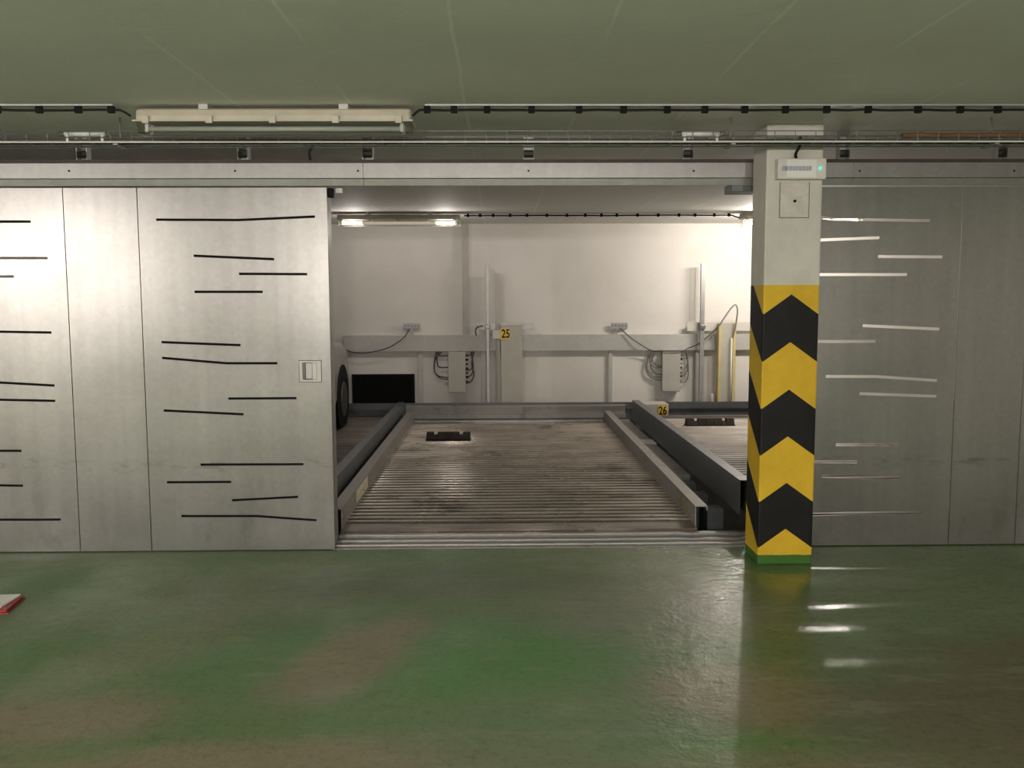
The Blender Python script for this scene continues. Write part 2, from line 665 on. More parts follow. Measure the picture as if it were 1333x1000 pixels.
struct(MB().box(XL, XR, YN, SILL, -.2, 0).build('floor', floor_mat), 'green painted garage floor with worn brown patches')
struct(MB().box(XL, XR, YN, WALL, H, H + .2).build('ceiling', ceil_mat), 'olive grey painted concrete ceiling with board joints')
struct(MB().box(XL, XR, WALL, WALL + .2, PIT, H).build('wall_back', wall_mat), 'white painted wall behind the parking platforms')
struct(MB().box(XL - .2, XL, YN, WALL, PIT, H).build('wall_left', wall_mat), 'white side wall on the left of the garage')
struct(MB().box(XR, XR + .2, YN, WALL, PIT, H).build('wall_right', wall_mat), 'white side wall on the right of the garage')
struct(MB().box(XL, XR, YN - .2, YN, 0, H).build('wall_near', plain('grey_painted_wall', (.28, .28, .26), .7, 0, .1, 1)), 'white wall at the near end of the garage')
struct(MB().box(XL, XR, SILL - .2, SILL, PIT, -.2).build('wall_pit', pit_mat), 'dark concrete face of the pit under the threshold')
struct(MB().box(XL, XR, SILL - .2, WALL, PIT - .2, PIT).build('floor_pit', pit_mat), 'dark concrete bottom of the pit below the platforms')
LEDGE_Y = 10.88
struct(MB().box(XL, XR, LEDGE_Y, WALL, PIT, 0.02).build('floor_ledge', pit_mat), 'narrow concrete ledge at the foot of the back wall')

# flat pilaster strip on the back wall, left of the middle
p0, p1 = at(601.5, 300, WALL - .05), at(609.5, 300, WALL - .05)
ptop = at(600, 437, WALL - .05).z
struct(MB().box(p0.x, p1.x, WALL - .05, WALL, ptop, H).build('trim_1', plain('grey_wall_strip', (.46, .44, .40), .6, 0, .06), bevel=.004),
       'narrow vertical strip on the back wall above the grey trunking')

# ------------------------------------------------------------------ pillar
pa, pb = atz(985.5, 735, 0), atz(1057, 735, 0)
PY = (pa.y + pb.y) / 2
PXC, PHW = (pa.x + pb.x) / 2, (pb.x - pa.x) / 2
PIL_DEPTH = .26
zA = at(1033, 445.5, PY).z
zB = at(1031, 569, PY).z
zC = at(1030, 688.5, PY).z
PIL_PERIOD = (zA - zC) / 2
PIL_APEX = zA
zc_corner = at(987, 472, PY).z
PIL_SLOPE = (zA - zc_corner) / PHW
PIL_TOPPAINT = at(1025, 371, PY).z
PIL_GREEN = at(1025, 722.5, PY).z
o = MB().box(PXC - PHW, PXC + PHW, PY, PY + PIL_DEPTH, 0, H).build('concrete_pillar', mat_pillar(), origin=(PXC, PY, 0), bevel=.010)
tag(o, 'square concrete pillar with black and yellow chevrons and white top, in front of the sliding door', 'pillar')
PILLAR = o
# cover plate painted over on the pillar
c0, c1 = at(1016, 237, PY), at(1052, 283, PY)
MB().box(c0.x - .004, c1.x + .004, PY - .002, PY + .002, c1.z - .004, c0.z).build('plate_gap', plain('dirty_gap', (.16, .14, .11), .8), PILLAR)  # thin darker frame outlining the cover plate
cp = MB().box(c0.x, c1.x, PY - .006, PY + .002, c1.z, c0.z).build('cover_plate', plain('overpainted_plate', (.53, .50, .45), .5, 0, .10, 14), PILLAR, bevel=.006)
MB().tube([((c0.x + c1.x) / 2, PY - .012, at(1034, 262, PY).z), ((c0.x + c1.x) / 2, PY - .004, at(1034, 262, PY).z)], .008).build('screw', M['ink'], cp)

# emergency light on the pillar
EY = PY - .055
e0, e1 = at(1013, 206, EY), at(1075.5, 233, EY)
EL = thing('emergency_light', ((e0.x + e1.x) / 2, PY, e1.z), 'white emergency light box with a glowing green lamp, fixed to the pillar top', 'emergency light')
MB().box(e0.x, e1.x, EY, PY + .002, e1.z, e0.z).build('housing', M['offwhite'], EL, bevel=.006)
l0, l1 = at(1024, 207.5, EY), at(1063, 231.5, EY)
ln = MB().box(l0.x, l1.x, EY - .006, EY + .002, l1.z, l0.z).build('lens', M['white'], EL, bevel=.003)
g0, g1 = at(1018, 216.5, EY), at(1056, 222.5, EY)
wmb = MB()
nb = 9
for i in range(nb):
    xa = g0.x + (g1.x - g0.x) * (i + .1) / nb
    xb = g0.x + (g1.x - g0.x) * (i + .9) / nb
    wmb.box(xa, xb, EY - .009, EY - .003, g1.z, g0.z)
wmb.build('led_strip', M['ledblock'], ln)
c = at(1067.5, 219, EY)
MB().tube([(c.x, EY - .010, c.z), (c.x, EY + .002, c.z)], .0065, 12).build('indicator_lamp', M['led'], EL)
cb = [at(1042, 178, 4.75), at(1041, 190, 4.79), at(1036, 200, PY - .05), at(1036.5, 207, PY - .03)]
MB().tube(smooth_path(cb), .008).build('supply_cable', M['cable'], EL)


# ------------------------------------------------------------------ sliding doors
def slot(path, Y, half=.0072):
    pts = [at(px, py, Y) for px, py in path]
    top, bot = [], []
    for i, p in enumerate(pts):
        a = pts[max(i - 1, 0)]
        b = pts[min(i + 1, len(pts) - 1)]
        d = Vector((b.x - a.x, b.z - a.z)).normalized()
        nrm = Vector((-d.y, d.x)) * half
        top.append((p.x + nrm.x, p.z + nrm.y))
        bot.append((p.x - nrm.x, p.z - nrm.y))
    return bot + top[::-1]


def xdoor(px, py, Y=D):
    return at(px, py, Y).x


DOOR_T = .004
zt = at(250, 244.5, D).z
zb = .006
SL_C = [[(203, 286), (310, 286.5), (410, 282)], [(252, 333), (357, 337.5)], [(311, 356.5), (400, 357)], [(253, 380), (342, 380)],
        [(210, 445.5), (313, 449.5)], [(211, 466), (295, 473), (361, 473)], [(297, 519), (386, 518.5)], [(213, 534.5), (317, 539.5)],
        [(261, 605), (395, 604.5)], [(217, 628), (301, 627.5)], [(302, 651.5), (388, 647)], [(236, 672), (335, 672), (412, 677.5)]]
SL_A = [[(-60, 288.5), (40, 288.5)], [(-60, 336), (62, 336)], [(-60, 360), (18, 360)], [(-60, 431), (67, 433)], [(-40, 496), (71, 502)],
        [(-50, 519.5), (72, 522)], [(-60, 587), (28, 587)], [(-60, 631), (30, 632.5)], [(-60, 677), (79, 676.5)]]


def seam(p, q, z):
    a, b = at(p[0], p[1], D), at(q[0], q[1], D)
    return a.x + (b.x - a.x) * (z - a.z) / (b.z - a.z)


LD = thing('sliding_door', (xdoor(220, 714), D, 0), 'pale galvanised sliding door left of the opening, with dark slits and a pull handle', 'sliding door')
S1 = (seam((82, 247), (104, 714), zt) + seam((82, 247), (104, 714), zb)) / 2
S2 = (seam((178.5, 247), (197, 714), zt) + seam((178.5, 247), (197, 714), zb)) / 2
XE = (xdoor(426, 260) + xdoor(435, 700)) / 2
GAP = .0025
XA = -4.3


def panel(x0, x1, ztop, slits, parent, mat, Y=D, extra=(), fold=.035):
    outer = [(x0, zb), (x1, zb), (x1, ztop), (x0, ztop)]
    holes = [h[::-1] for h in slits] + [list(h) for h in extra]
    mb = MB().sheet_with_holes(outer, holes, Y, Y + DOOR_T)
    # folded edges
    for xx, s in ((x0, 1), (x1, -1)):
        mb.box(min(xx, xx + s * .002), max(xx, xx + s * .002), Y + DOOR_T, Y + fold, zb, ztop)
    return mb.build('door_panel', mat, parent)


panel(XA, S1 - GAP, zt, [slot(s, D) for s in SL_A], LD, M['door'])
panel(S1 + GAP, S2 - GAP, zt, [], LD, M['door'])
h0, h1 = at(393.5, 472, D), at(413, 494.5, D)
hh = [(h0.x, h1.z), (h0.x, h0.z), (h1.x, h0.z), (h1.x, h1.z)]
pC = panel(S2 + GAP, XE, zt, [slot(s, D) for s in SL_C], LD, M['door'], extra=[hh])
zl, zu = at(40, 398, D).z, at(40, 312, D).z
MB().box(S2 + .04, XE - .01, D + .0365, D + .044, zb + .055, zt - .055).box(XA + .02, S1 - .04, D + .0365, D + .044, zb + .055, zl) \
    .box(XA + .02, S1 - .04, D + .0365, D + .044, zu, zt - .055).build('slit_blackout', M['ink'], LD)  # black sheets added to put darkness behind the slits
# frame tubes behind the sheet (dark seams are seen against them)
fm = MB()
for x0, x1 in ((S1 - .03, S1 + .03), (S2 - .03, S2 + .03)):
    fm.box(x0, x1, D + .036, D + .05, zb, zt)
fm.box(XA, XE - .003, D + .036, D + .05, zt - .05, zt)
fm.box(XA, XE - .003, D + .036, D + .05, zb, zb + .05)
fm.build('door_frame', M['darksteel'], LD)
# recessed pull
hd = MB()
w = .008
hx0, hx1, hz0, hz1 = h0.x - .018, h1.x + .024, h1.z - .012, h0.z + .010
hd.sheet_with_holes([(hx0, hz0), (hx1, hz0), (hx1, hz1), (hx0, hz1)],
                    [[(h0.x, h1.z), (h0.x, h0.z), (h1.x, h0.z), (h1.x, h1.z)]], D - .003, D)
hd = hd.build('pull_handle', M['handle'], LD)
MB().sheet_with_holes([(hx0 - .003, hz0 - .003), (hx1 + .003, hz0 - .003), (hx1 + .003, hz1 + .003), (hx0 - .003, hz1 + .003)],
                      [[(h0.x, h1.z), (h0.x, h0.z), (h1.x, h0.z), (h1.x, h1.z)]], D - .001, D - .0002).build('gasket', M['ink'], hd)  # dark rim added as the shadow outline of the handle plate
xm = h0.x + (h1.x - h0.x) * .62
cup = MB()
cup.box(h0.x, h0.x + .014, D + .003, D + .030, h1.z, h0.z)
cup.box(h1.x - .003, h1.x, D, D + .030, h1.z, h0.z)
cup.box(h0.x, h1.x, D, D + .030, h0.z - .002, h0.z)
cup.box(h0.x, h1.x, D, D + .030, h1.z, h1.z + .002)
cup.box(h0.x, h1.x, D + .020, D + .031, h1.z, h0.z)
MB().box(h0.x + .016, xm, D + .012, D + .0195, h1.z + .006, h0.z - .006).build('inner_plate', M['handle'], hd)
cup.build('cup', M['darksteel'], hd)  # dark steel puts the shade of the recess into the cup colour
MB().box(xm + .004, h1.x - .003, D + .004, D + .028, h1.z + .002, h0.z - .002).build('grip', M['handle'], hd)
for sx in (hx0 + .008, hx1 - .009):
    for sz in (hz0 + .012, hz1 - .012):
        MB().tube([(sx, D - .005, sz), (sx, D - .002, sz)], .005, 8).build('screw', M['galv'], hd)
# scuff bumper and guide at the head of the door edge
g0, g1 = at(427, 245, D + .02), at(437, 257, D + .02)
MB().box(XE + .001, XE + .035, D + .01, D + .055, g1.z, g0.z).build('roller_guide', M['black'], LD, bevel=.006)
# second leaf parked behind, closing the edge towards the opening
RL_Y0, RL_Y1 = D + .062, D + .150
RL = MB().box(S1 + .35, XE - .004, RL_Y0, RL_Y1, .034, zt - .01).build('rear_door_leaf', M['rail'], origin=((S1 + XE) / 2, RL_Y0, .034))
tag(RL, 'plain grey rear leaf parked behind the left sliding door, seen by its narrow edge', 'sliding door')
w0, w1 = at(434, 245, D + .06), at(445.5, 251.5, D + .06)
MB().box(w0.x + .012, w1.x, D + .058, D + .085, w1.z, w0.z).build('white_block', M['white'], RL, bevel=.002)  # small white block at the head of the door edge

# right door
SL_R = [[(1052, 280), (1085, 285.5), (1211, 287.3)], [(1052, 313), (1145, 309.5)], [(1143, 334), (1227, 334.5)], [(1045, 357.5), (1181, 357.5)],
        [(1123, 424), (1223, 428.5)], [(1045, 444.5), (1140, 444.5)], [(1075, 490), (1140, 490.3), (1220, 495.5)], [(1119, 512.5), (1219.5, 516)],
        [(1088, 579), (1171, 579)], [(1050, 601), (1116, 601.5)], [(1070, 620), (1171, 623)], [(1050, 670), (1110, 668), (1200, 667)]]
zt2 = at(1200, 243.2, D).z
RS1 = (seam((1254.5, 246), (1234, 704), zt2) + seam((1254.5, 246), (1234, 704), zb)) / 2
RS2 = (seam((1335, 400), (1324, 704), zt2) + seam((1335, 400), (1324, 704), zb)) / 2
RD = thing('sliding_door', (xdoor(1200, 706), D, 0), 'grey galvanised sliding door right of the striped pillar, with bright slits', 'sliding door')
XR0 = xdoor(1010, 500)
panel(XR0, RS1 - GAP, zt2, [slot(s, D, .0085) for s in SL_R], RD, M['door'], fold=.007)
panel(RS1 + GAP, RS2 - GAP, zt2, [], RD, M['door'], fold=.007)
panel(RS2 + GAP, RS2 + 1.2, zt2, [], RD, M['door'], fold=.007)
MB().box(XR0, XR0 + .05, D + .036, D + .07, zb, zt2).box(RS2 + 1.15, RS2 + 1.2, D + .036, D + .07, zb, zt2) \
    .box(XR0 + .05, RS2 + 1.15, D + .036, D + .07, zb, zb + .05).build('door_frame', M['darksteel'], RD)

# ------------------------------------------------------------------ track over the doors
TY = D - .07
ty_top = at(300, 212.5, TY).z
ty_low = at(300, 232.0, TY).z
ty_lip = at(300, 242.0, TY + .022).z
tprof = [(TY, ty_top), (TY, ty_low), (TY + .012, ty_low - .004), (TY + .022, ty_lip), (TY + .03, ty_lip), (TY + .03, ty_low), (TY + .004, ty_low + .004), (TY + .004, ty_top)]
tx = [XA, at(472.5, 220, TY).x, at(1111, 220, TY).x, 4.6]
tl = ['pale galvanised track cover running above the left sliding door',
      'long galvanised track cover spanning the open parking bay, behind the pillar',
      'galvanised track cover above the right sliding door']
for i in range(3):
    a, b = tx[i] + (.0012 if i else 0), tx[i + 1] - .0012
    t = tag(MB().extrude_x(tprof, a, b).build('track_cover', M['rail'], origin=((a + b) / 2, TY, ty_lip)), tl[i], 'track cover', 'track covers over the sliding doors')
    for px in (90, 306, 466, 688, 903, 1119, 1320):
        q = at(px, 222.5, TY)
        if a < q.x < b and not (pa.x - .05 < q.x < pb.x + .05):
            MB().tube([(q.x, TY - .004, q.z), (q.x, TY + .002, q.z)], .006, 8).build('screw', M['ink'], t)
an = MB().box(XA, 4.6, TY - .002, TY + .16, ty_top + .001, ty_top + .020).build('steel_angle', M['redangle'], origin=(0, TY, ty_top))
tag(an, 'dark brown steel angle running along the top of the track covers', 'steel angle')
BR_L = ['left of the long lamp', 'under the middle of the long lamp', 'under the right end of the long lamp', 'above the open bay, left of its middle',
        'just left of the pillar', 'just right of the pillar', 'at the right edge of the photo']
proto = None
for i, px in enumerate((108, 317, 479, 688, 895, 1098, 1303)):
    q = at(px, 198, TY + .05)
    loc = (q.x, TY + .05, ty_top + .02)
    lab = 'dark steel hanger between ceiling and door track, ' + BR_L[i]
    if proto is None:
        proto = thing('track_hanger', loc, lab, 'hanger', 'hangers of the door track')
        x, z0 = q.x, ty_top + .0205
        MB().box(x - .03, x - .026, TY + .03, TY + .09, z0, H).box(x + .026, x + .03, TY + .03, TY + .09, z0, H) \
            .box(x - .03, x + .03, TY + .086, TY + .09, z0, H).build('channel', M['galv'], proto)
        for k in range(2):
            MB().box(x - .026, x + .026, TY + .034, TY + .045, z0 + .020 + .03 * k, z0 + .028 + .03 * k).build('cross_bar', M['redangle'], proto)
    else:
        copy_tree(proto, loc, lab)
# dark end stop of the track beside the pillar
s0, s1 = at(949, 243, D + .03), at(985, 251, D + .03)
o = MB().box(s0.x, s1.x, TY + .0301, D + .14, s1.z, ty_lip + .012).build('end_stop', M['darksteel'], origin=(s0.x, D, s1.z), bevel=.004)
tag(o, 'dark steel stop under the door track, against the pillar', 'end stop')

# ------------------------------------------------------------------ threshold
th = thing('threshold', (0, SILL + .1, 0), 'worn aluminium threshold with guide rails in front of the middle platform', 'threshold')
TX0, TX1 = XE - .02, XR0 - .01
MB().box(TX0, TX1, SILL - .03, SILL + .262, -.06, .004).build('base_plate', M['dullsteel'], th)
for y0, y1, zz in ((SILL + .005, SILL + .03, .016), (SILL + .095, SILL + .12, .018), (SILL + .205, SILL + .26, .022)):
    MB().box(TX0, TX1, y0, y1, .003, zz).build('guide_rail', M['rail'], th, bevel=.003)


# ------------------------------------------------------------------ parking platforms
deck_mat = mat_deck('wet_ribbed_steel_deck')


def platform(x0, x1, y0, y1, z_deck, z_rail, rail_w, label, mats, rail_h=None, lip=True, stickers=False):
    th = thing('parking_platform', ((x0 + x1) / 2, (y0 + y1) / 2, z_deck - .08), label, 'parking platform', 'parking platforms')
    # ribbed deck: trapezoid ribs across the platform
    prof = []
    pitch = .1
    y = y0
    n = int((y1 - y0 - .25) / pitch)
    prof.append((y0, z_deck))
    yy = y0 + .15
    for k in range(n):
        for dy, dz in ((0, 0), (.026, 0), (.036, .003), (.046, .0095), (.056, .012), (.072, .012), (.082, .0095), (.092, .003)):
            prof.append((yy + dy, z_deck + dz))
        yy += pitch
    prof.append((y1, z_deck))
    full = prof + [(y1, z_deck - .03), (y0, z_deck - .03)]
    mb = MB()
    bm = mb.bm
    a = [bm.verts.new((x0 + rail_w, yv, zv)) for yv, zv in full]
    b = [bm.verts.new((x1 - rail_w, yv, zv)) for yv, zv in full]
    for k in range(len(full)):
        bm.faces.new((a[k], a[(k + 1) % len(full)], b[(k + 1) % len(full)], b[k]))
    mb.build('deck', mats[0], th)
    zb_ = z_rail - (rail_h or (z_rail - z_deck + .05))
    for xa, xb, s in ((x0, x0 + rail_w, 1), (x1 - rail_w, x1, -1)):
        t_ = .006
        inner = xb if s == 1 else xa
        outer = xa if s == 1 else xb
        pr = [(outer, z_rail), (inner, z_rail), (inner, zb_), (inner - s * t_, zb_), (inner - s * t_, z_rail - t_), (outer + s * t_, z_rail - t_),
              (outer + s * t_, z_rail - .03 if rail_h is None else zb_), (outer, z_rail - .03 if rail_h is None else zb_)]
        rl = MB().extrude_y(pr, y0 + .06, y1 - .02).build('side_rail', mats[1], th)
        if stickers:
            if s == 1:
                q0, q1 = atx(464, 655, inner), atx(479, 650, inner)
                MB().box(inner - .001, inner + .0015, q0.y, q1.y, z_deck + .03, z_rail - .01).build('sticker', M['sticker'], rl)
            else:
                q0, q1 = atx(896, 660, inner), atx(880, 650, inner)
                MB().box(inner - .0015, inner + .001, min(q0.y, q1.y), max(q0.y, q1.y), z_deck + .03, z_rail - .015).build('sticker', M['wornsticker'], rl)
        for yv in (y0 + .10, y0 + .95, (y0 + y1) / 2, y1 - .5):
            MB().tube([(inner + s * .006, yv, z_deck + .06), (inner - s * .004, yv, z_deck + .06)], .008, 6).build('bolt', M['dullsteel'], rl)
    if lip:
        e = MB().box(x0 + rail_w, x1 - rail_w, y1 + .001, y1 + .035, z_deck - .03, z_deck + .022)
        e.build('end_lip', M['rail'], th, bevel=.004)
    return th


ZD = .035
CX0, CX1 = -1.085, 1.355
platform(CX0, CX1, 5.585, 10.62, ZD, .165, .08, 'middle parking platform with ribbed wet rusty deck, lowered level with the floor', (deck_mat, M['dullsteel']), stickers=True)
LPX = -1.135
platform(-3.55, LPX, 5.67, 10.80, .095, .262, .075, 'dim left parking platform carrying a silver car, behind the left sliding door',
         (mat_deck('dark_ribbed_deck', .35), M['darksteel']), rail_h=.19, lip=False)
RPX = 1.575
platform(RPX, 4.0, 5.64, 10.37, .11, .322, .075, 'raised right parking platform, partly hidden by the striped pillar',
         (mat_deck('rusty_ribbed_deck', .62, 1.0), M['darksteel']), rail_h=.23, lip=True)

# girder and white plate in the slot between middle and right platforms
gd = MB().box(1.43, 1.56, 7.1, 10.5, -.55, .075).build('support_girder', M['dullsteel'], origin=(1.5, 8.8, -.55), bevel=.004)
tag(gd, 'grey steel girder down in the gap between the middle and right platforms', 'girder')
q = atz(855, 575, .08)
o = MB().box(1.425, 1.565, q.y - .14, q.y + .14, .0752, .082).build('white_plate', M['white'], origin=(1.5, q.y, .076))
tag(o, 'small white plate lying on the girder in the gap', 'plate')
for i, yv in enumerate((6.0, 6.45, 6.85)):
    o = MB().box(1.44, 1.55, yv, yv + .12, PIT, .06).build('pit_post', M['darksteel'], origin=(1.5, yv, PIT))
    tag(o, 'dark steel post in the pit gap, ' + ('nearest the pillar', 'middle of the three posts', 'closest to the end of the girder')[i], 'post', 'steel posts in the pit gap')

# rear cross beam
RBY = 10.77
rz0, rz1 = .06, at(700, 528, RBY).z
rprof = [(RBY, rz1), (RBY, rz1 - .018), (RBY + .035, rz1 - .02), (RBY + .035, rz0 + .05), (RBY - .03, rz0 + .05), (RBY - .03, rz0), (RBY + .09, rz0), (RBY + .09, rz1)]
rb = MB().extrude_x(rprof, -1.12, 1.56).build('cross_beam', M['dullsteel'], origin=(0, RBY, rz0))
tag(rb, 'galvanised cross beam closing the back of the middle platform', 'beam')
o = MB().box(-8.5, 7.5, LEDGE_Y + .001, LEDGE_Y + .03, rz1 - .06, rz1 + .022).box(-8.5, 7.5, LEDGE_Y + .03, LEDGE_Y + .05, .02, rz1 - .06) \
    .build('edge_rail', M['darksteel'], origin=(0, LEDGE_Y, .02))
tag(o, 'thin dark rail along the foot of the back wall', 'rail')


# wheel stops
def wheel_stop(px0, px1, py0, py1, z, label):
    a, b = atz(px0, py1, z), atz(px1, py1, z)
    w = b.x - a.x
    y = (a.y + b.y) / 2
    hgt = .075
    th = thing('wheel_stop', ((a.x + b.x) / 2, y, z), label, 'wheel stop', 'rubber wheel stops on the platforms')
    mb = MB()
    n = 12
    seg = w / n
    for i in range(n):
        x0 = a.x + i * seg
        low = i in (2, 9)
        top = hgt * (.62 if low else 1.0)
        mb.extrude_x([(y, z), (y + .12, z), (y + .10, z + top), (y + .035, z + top)], x0 + .002, x0 + seg - .002)
        mb.extrude_x([(y + .012, z), (y + .11, z), (y + .09, z + top * .86), (y + .045, z + top * .86)], x0 - .001, x0 + seg + .001)
    mb.build('rubber_block', M['rubber'], th)
    MB().box(a.x - .006, b.x + .006, y - .006, y + .125, z, z + .008).build('base_strip', M['black'], th)
    return th


wheel_stop(555, 612, 560, 573, ZD + .013, 'black ribbed wheel stop on the middle platform')
wheel_stop(894, 957, 542, 554.5, .11 + .012, 'black ribbed wheel stop on the raised right platform, beside the pillar')

# low beige box with number 26
q0, q1 = at(833, 528, 10.46), at(870, 545, 10.46)
BX = thing('machine_box', ((q0.x + q1.x) / 2, 10.46, PIT), 'low beige box numbered 26 at the back of the right platform', 'box')
bx_t = at(850, 526, 10.46).z
MB().box(q0.x, q1.x, 10.45, 10.74, PIT, bx_t).build('casing', M['cabinet'], BX, bevel=.006)
s0, s1 = at(857, 528.5, 10.445), at(868.5, 541.5, 10.445)
np_ = MB().box(s0.x, s1.x, 10.443, 10.4505, s1.z, s0.z).build('number_plate', M['plate_yellow'], BX)
lettering('26', ((s0.x + s1.x) / 2, (s0.z + s1.z) / 2), (s0.z - s1.z) * .82, .72, np_, M['ink'], 'digits', 10.443)

# ------------------------------------------------------------------ things on the back wall
TRY = WALL - .08
t0, t1 = at(447, 437, TRY), at(447, 458, TRY)
o = MB()
o.extrude_x([(TRY, t0.z), (WALL, t0.z), (WALL, t1.z), (TRY, t1.z)], t0.x, 6.5)
o = o.build('cable_trunking', M['trunk'], origin=(0, WALL, t1.z), bevel=.003)
tag(o, 'wide grey horizontal cable trunking across the white back wall', 'trunking')
TRZ0, TRZ1 = t1.z, t0.z

for i, (px0, px1, lab) in enumerate(((544.5, 550, 'left of the left control box'), (792, 797, 'left of the right control box'), (626, 633, 'beside the cabinet numbered 25'),
                                     (905, 913, 'right of the right control box'))):
    a, b = at(px0, 490, WALL - .04), at(px1, 490, WALL - .04)
    o = MB().box(a.x, b.x, WALL - .04, WALL, .02, TRZ0).build('trunking_drop', M['trunk'], origin=((a.x + b.x) / 2, WALL, .02), bevel=.003)
    tag(o, 'narrow vertical trunking below the horizontal trunking, ' + lab, 'trunking', 'vertical trunking drops')


def control_box(px0, px1, py0, py1, label, left, right, cab_mat):
    Y = WALL - .13
    a, b = at(px0, py0, Y), at(px1, py1, Y)
    th = thing('control_box', ((a.x + b.x) / 2, WALL, b.z), label, 'control box', 'control boxes under the trunking')
    MB().box(a.x, b.x, Y + .012, WALL, b.z, a.z).build('casing', M['box'], th, bevel=.004)
    cv = MB().box(a.x - .003, b.x + .003, Y, Y + .012, b.z + .004, a.z - .004).build('cover', M['box'], th, bevel=.004)
    MB().tube([((a.x + b.x) / 2, Y - .004, b.z + .045), ((a.x + b.x) / 2, Y + .002, b.z + .045)], .007, 10).build('lock', M['galv'], cv)
    for pts in left + right:
        yy = WALL - .05 - random.uniform(0, .02)
        P = [at(px, py, yy) for px, py in pts]
        MB().tube(smooth_path(P, 6), .008, 6).build('cable_loop', cab_mat, th)
    for k in range(7):
        z = a.z - .05 - k * .055
        MB().tube([(b.x + .003, WALL - .07, z), (b.x + .035, WALL - .07, z)], .012, 8).build('cable_gland', M['ink'] if k % 2 else cab_mat, th)
    return th


control_box(583.5, 606, 458, 511, 'upright grey control box with dark cable loops, nearest the cabinet numbered 25',
            [[(572, 458), (566, 472), (567, 486), (575, 493), (586, 494)], [(570, 458), (569, 470), (572, 478), (586, 478)], [(568, 458), (565, 478), (570, 489), (586, 492)],
             [(575, 458), (572, 463), (586, 463)]],
            [[(605, 463), (612, 462), (616, 458)], [(605, 482), (613, 481), (615, 472), (614, 458)], [(605, 490), (613, 489), (616, 478), (613, 458)],
             [(605, 499), (613, 497), (617, 487), (614, 474), (617, 458)]], M['darkgreycable'])
control_box(863, 885, 457, 510, 'upright grey control box with grey cable loops, right of centre near the pillar',
            [[(851, 457), (844, 467), (843, 482), (852, 490), (865, 491)], [(849, 457), (846, 470), (852, 478), (865, 478)], [(846, 458), (841, 478), (848, 492), (865, 495)],
             [(852, 457), (847, 476), (854, 486), (865, 487)], [(855, 457), (849, 468), (856, 476), (865, 476)]],
            [[(884, 463), (891, 462), (894, 457)], [(884, 481), (892, 480), (895, 470), (893, 457)], [(884, 489), (892, 487), (895, 476), (893, 457)],
             [(884, 498), (893, 496), (896, 484), (894, 457)]], M['greycable'])


def sensor(px0, px1, py0, py1, stub, cable, label, mat):
    Y = WALL - .06
    a, b = at(px0, py0, Y), at(px1, py1, Y)
    th = thing('steel_bracket', ((a.x + b.x) / 2, WALL, b.z), label, 'bracket', 'wall brackets above the trunking')
    mb = MB()
    n = 5
    mb.box(a.x, b.x, Y, Y + .004, b.z, a.z)
    mb.box(a.x, b.x, Y + .004, WALL, b.z, b.z + .004)
    mb.build('bracket_plate', mat, th)
    for i in range(n):
        x = a.x + (b.x - a.x) * (i + .5) / n
        MB().tube([(x, Y - .003, (a.z + b.z) / 2), (x, Y + .003, (a.z + b.z) / 2)], .007, 6).build('bolt', M['ink'], th)
    c0, c1 = at(stub[0], py1, Y), at(stub[1], py1, Y)
    MB().box(c0.x, c1.x, Y + .004, Y + .03, TRZ1, b.z).build('stub', M['galv'], th)
    P = [at(px, py, yy) for px, py, yy in cable]
    MB().tube(smooth_path(P), .007, 6).build('cable', M['darkgreycable'], th)
    return th


sensor(525, 547, 421, 428, (533, 538), [(534, 428, WALL - .09), (524, 441, WALL - .12), (505, 453, WALL - .14), (480, 459, WALL - .14), (462, 459, WALL - .14), (449, 455, WALL - .12), (444, 452, WALL - .1)],
       'small perforated steel bracket above the trunking left of cabinet 25, cable hanging to the left', M['galv'])
sensor(795, 817, 420.5, 428, (801, 804), [(807, 427, WALL - .09), (820, 439, WALL - .12), (836, 450, WALL - .14), (850, 457, WALL - .12), (863, 457, WALL - .15), (886, 457, WALL - .15), (895, 454, WALL - .13), (910, 447, WALL - .17), (925, 435, WALL - .17), (936, 424, WALL - .17)],
       'small perforated steel bracket above the trunking right of centre, cable sagging to the right', M['galv'])

# tall poles
for px0, px1, pyt, lab, yy, mt in ((632.5, 636.5, 344, 'tall thin galvanised pole beside the cabinet numbered 25', WALL - .20, 'galv'),
                                   (644.5, 650.5, 356, 'shorter grey square rail rising behind the cabinet numbered 25', WALL - .142, 'cabinet'),
                                   (913, 918.5, 343, 'tall thin galvanised pole near the yellow edged column', WALL - .20, 'galv')):
    a, b = at(px0, pyt, yy), at(px1, pyt, yy)
    o = MB().box(a.x, b.x, yy, yy + (b.x - a.x), .02, a.z).build('guide_pole', M[mt], origin=((a.x + b.x) / 2, yy, .02), bevel=.004)
    tag(o, lab, 'pole', 'vertical guide poles at the back wall')

# cabinet 25
CY = WALL - .26
a, b = at(652, 422, CY), at(680, 422, CY)
CB = thing('post_cabinet', ((a.x + b.x) / 2, WALL - .1, .02), 'tall narrow beige cabinet numbered 25 standing at the back wall', 'cabinet')
MB().box(a.x, b.x, CY, WALL - .13, .02, at(666, 424, CY).z).build('casing', M['cabinet'], CB, bevel=.004)
MB().box(a.x - .012, b.x + .005, CY - .006, WALL - .15, at(666, 424, CY).z, at(666, 421, CY).z).build('lid', M['offwhite'], CB, bevel=.003)
MB().box(a.x - .045, a.x - .012, CY + .02, CY + .05, .02, at(666, 438, CY).z).build('side_rail', M['cabinet'], CB)
s0, s1 = at(651, 428, CY - .01), at(663.5, 442, CY - .01)
np_ = MB().box(s0.x, s1.x, CY - .008, CY + .001, s1.z, s0.z).build('number_plate', M['plate_yellow'], CB)
lettering('25', ((s0.x + s1.x) / 2 + .01, (s0.z + s1.z) / 2), (s0.z - s1.z) * .80, .72, np_, M['ink'], 'digits', CY - .008)
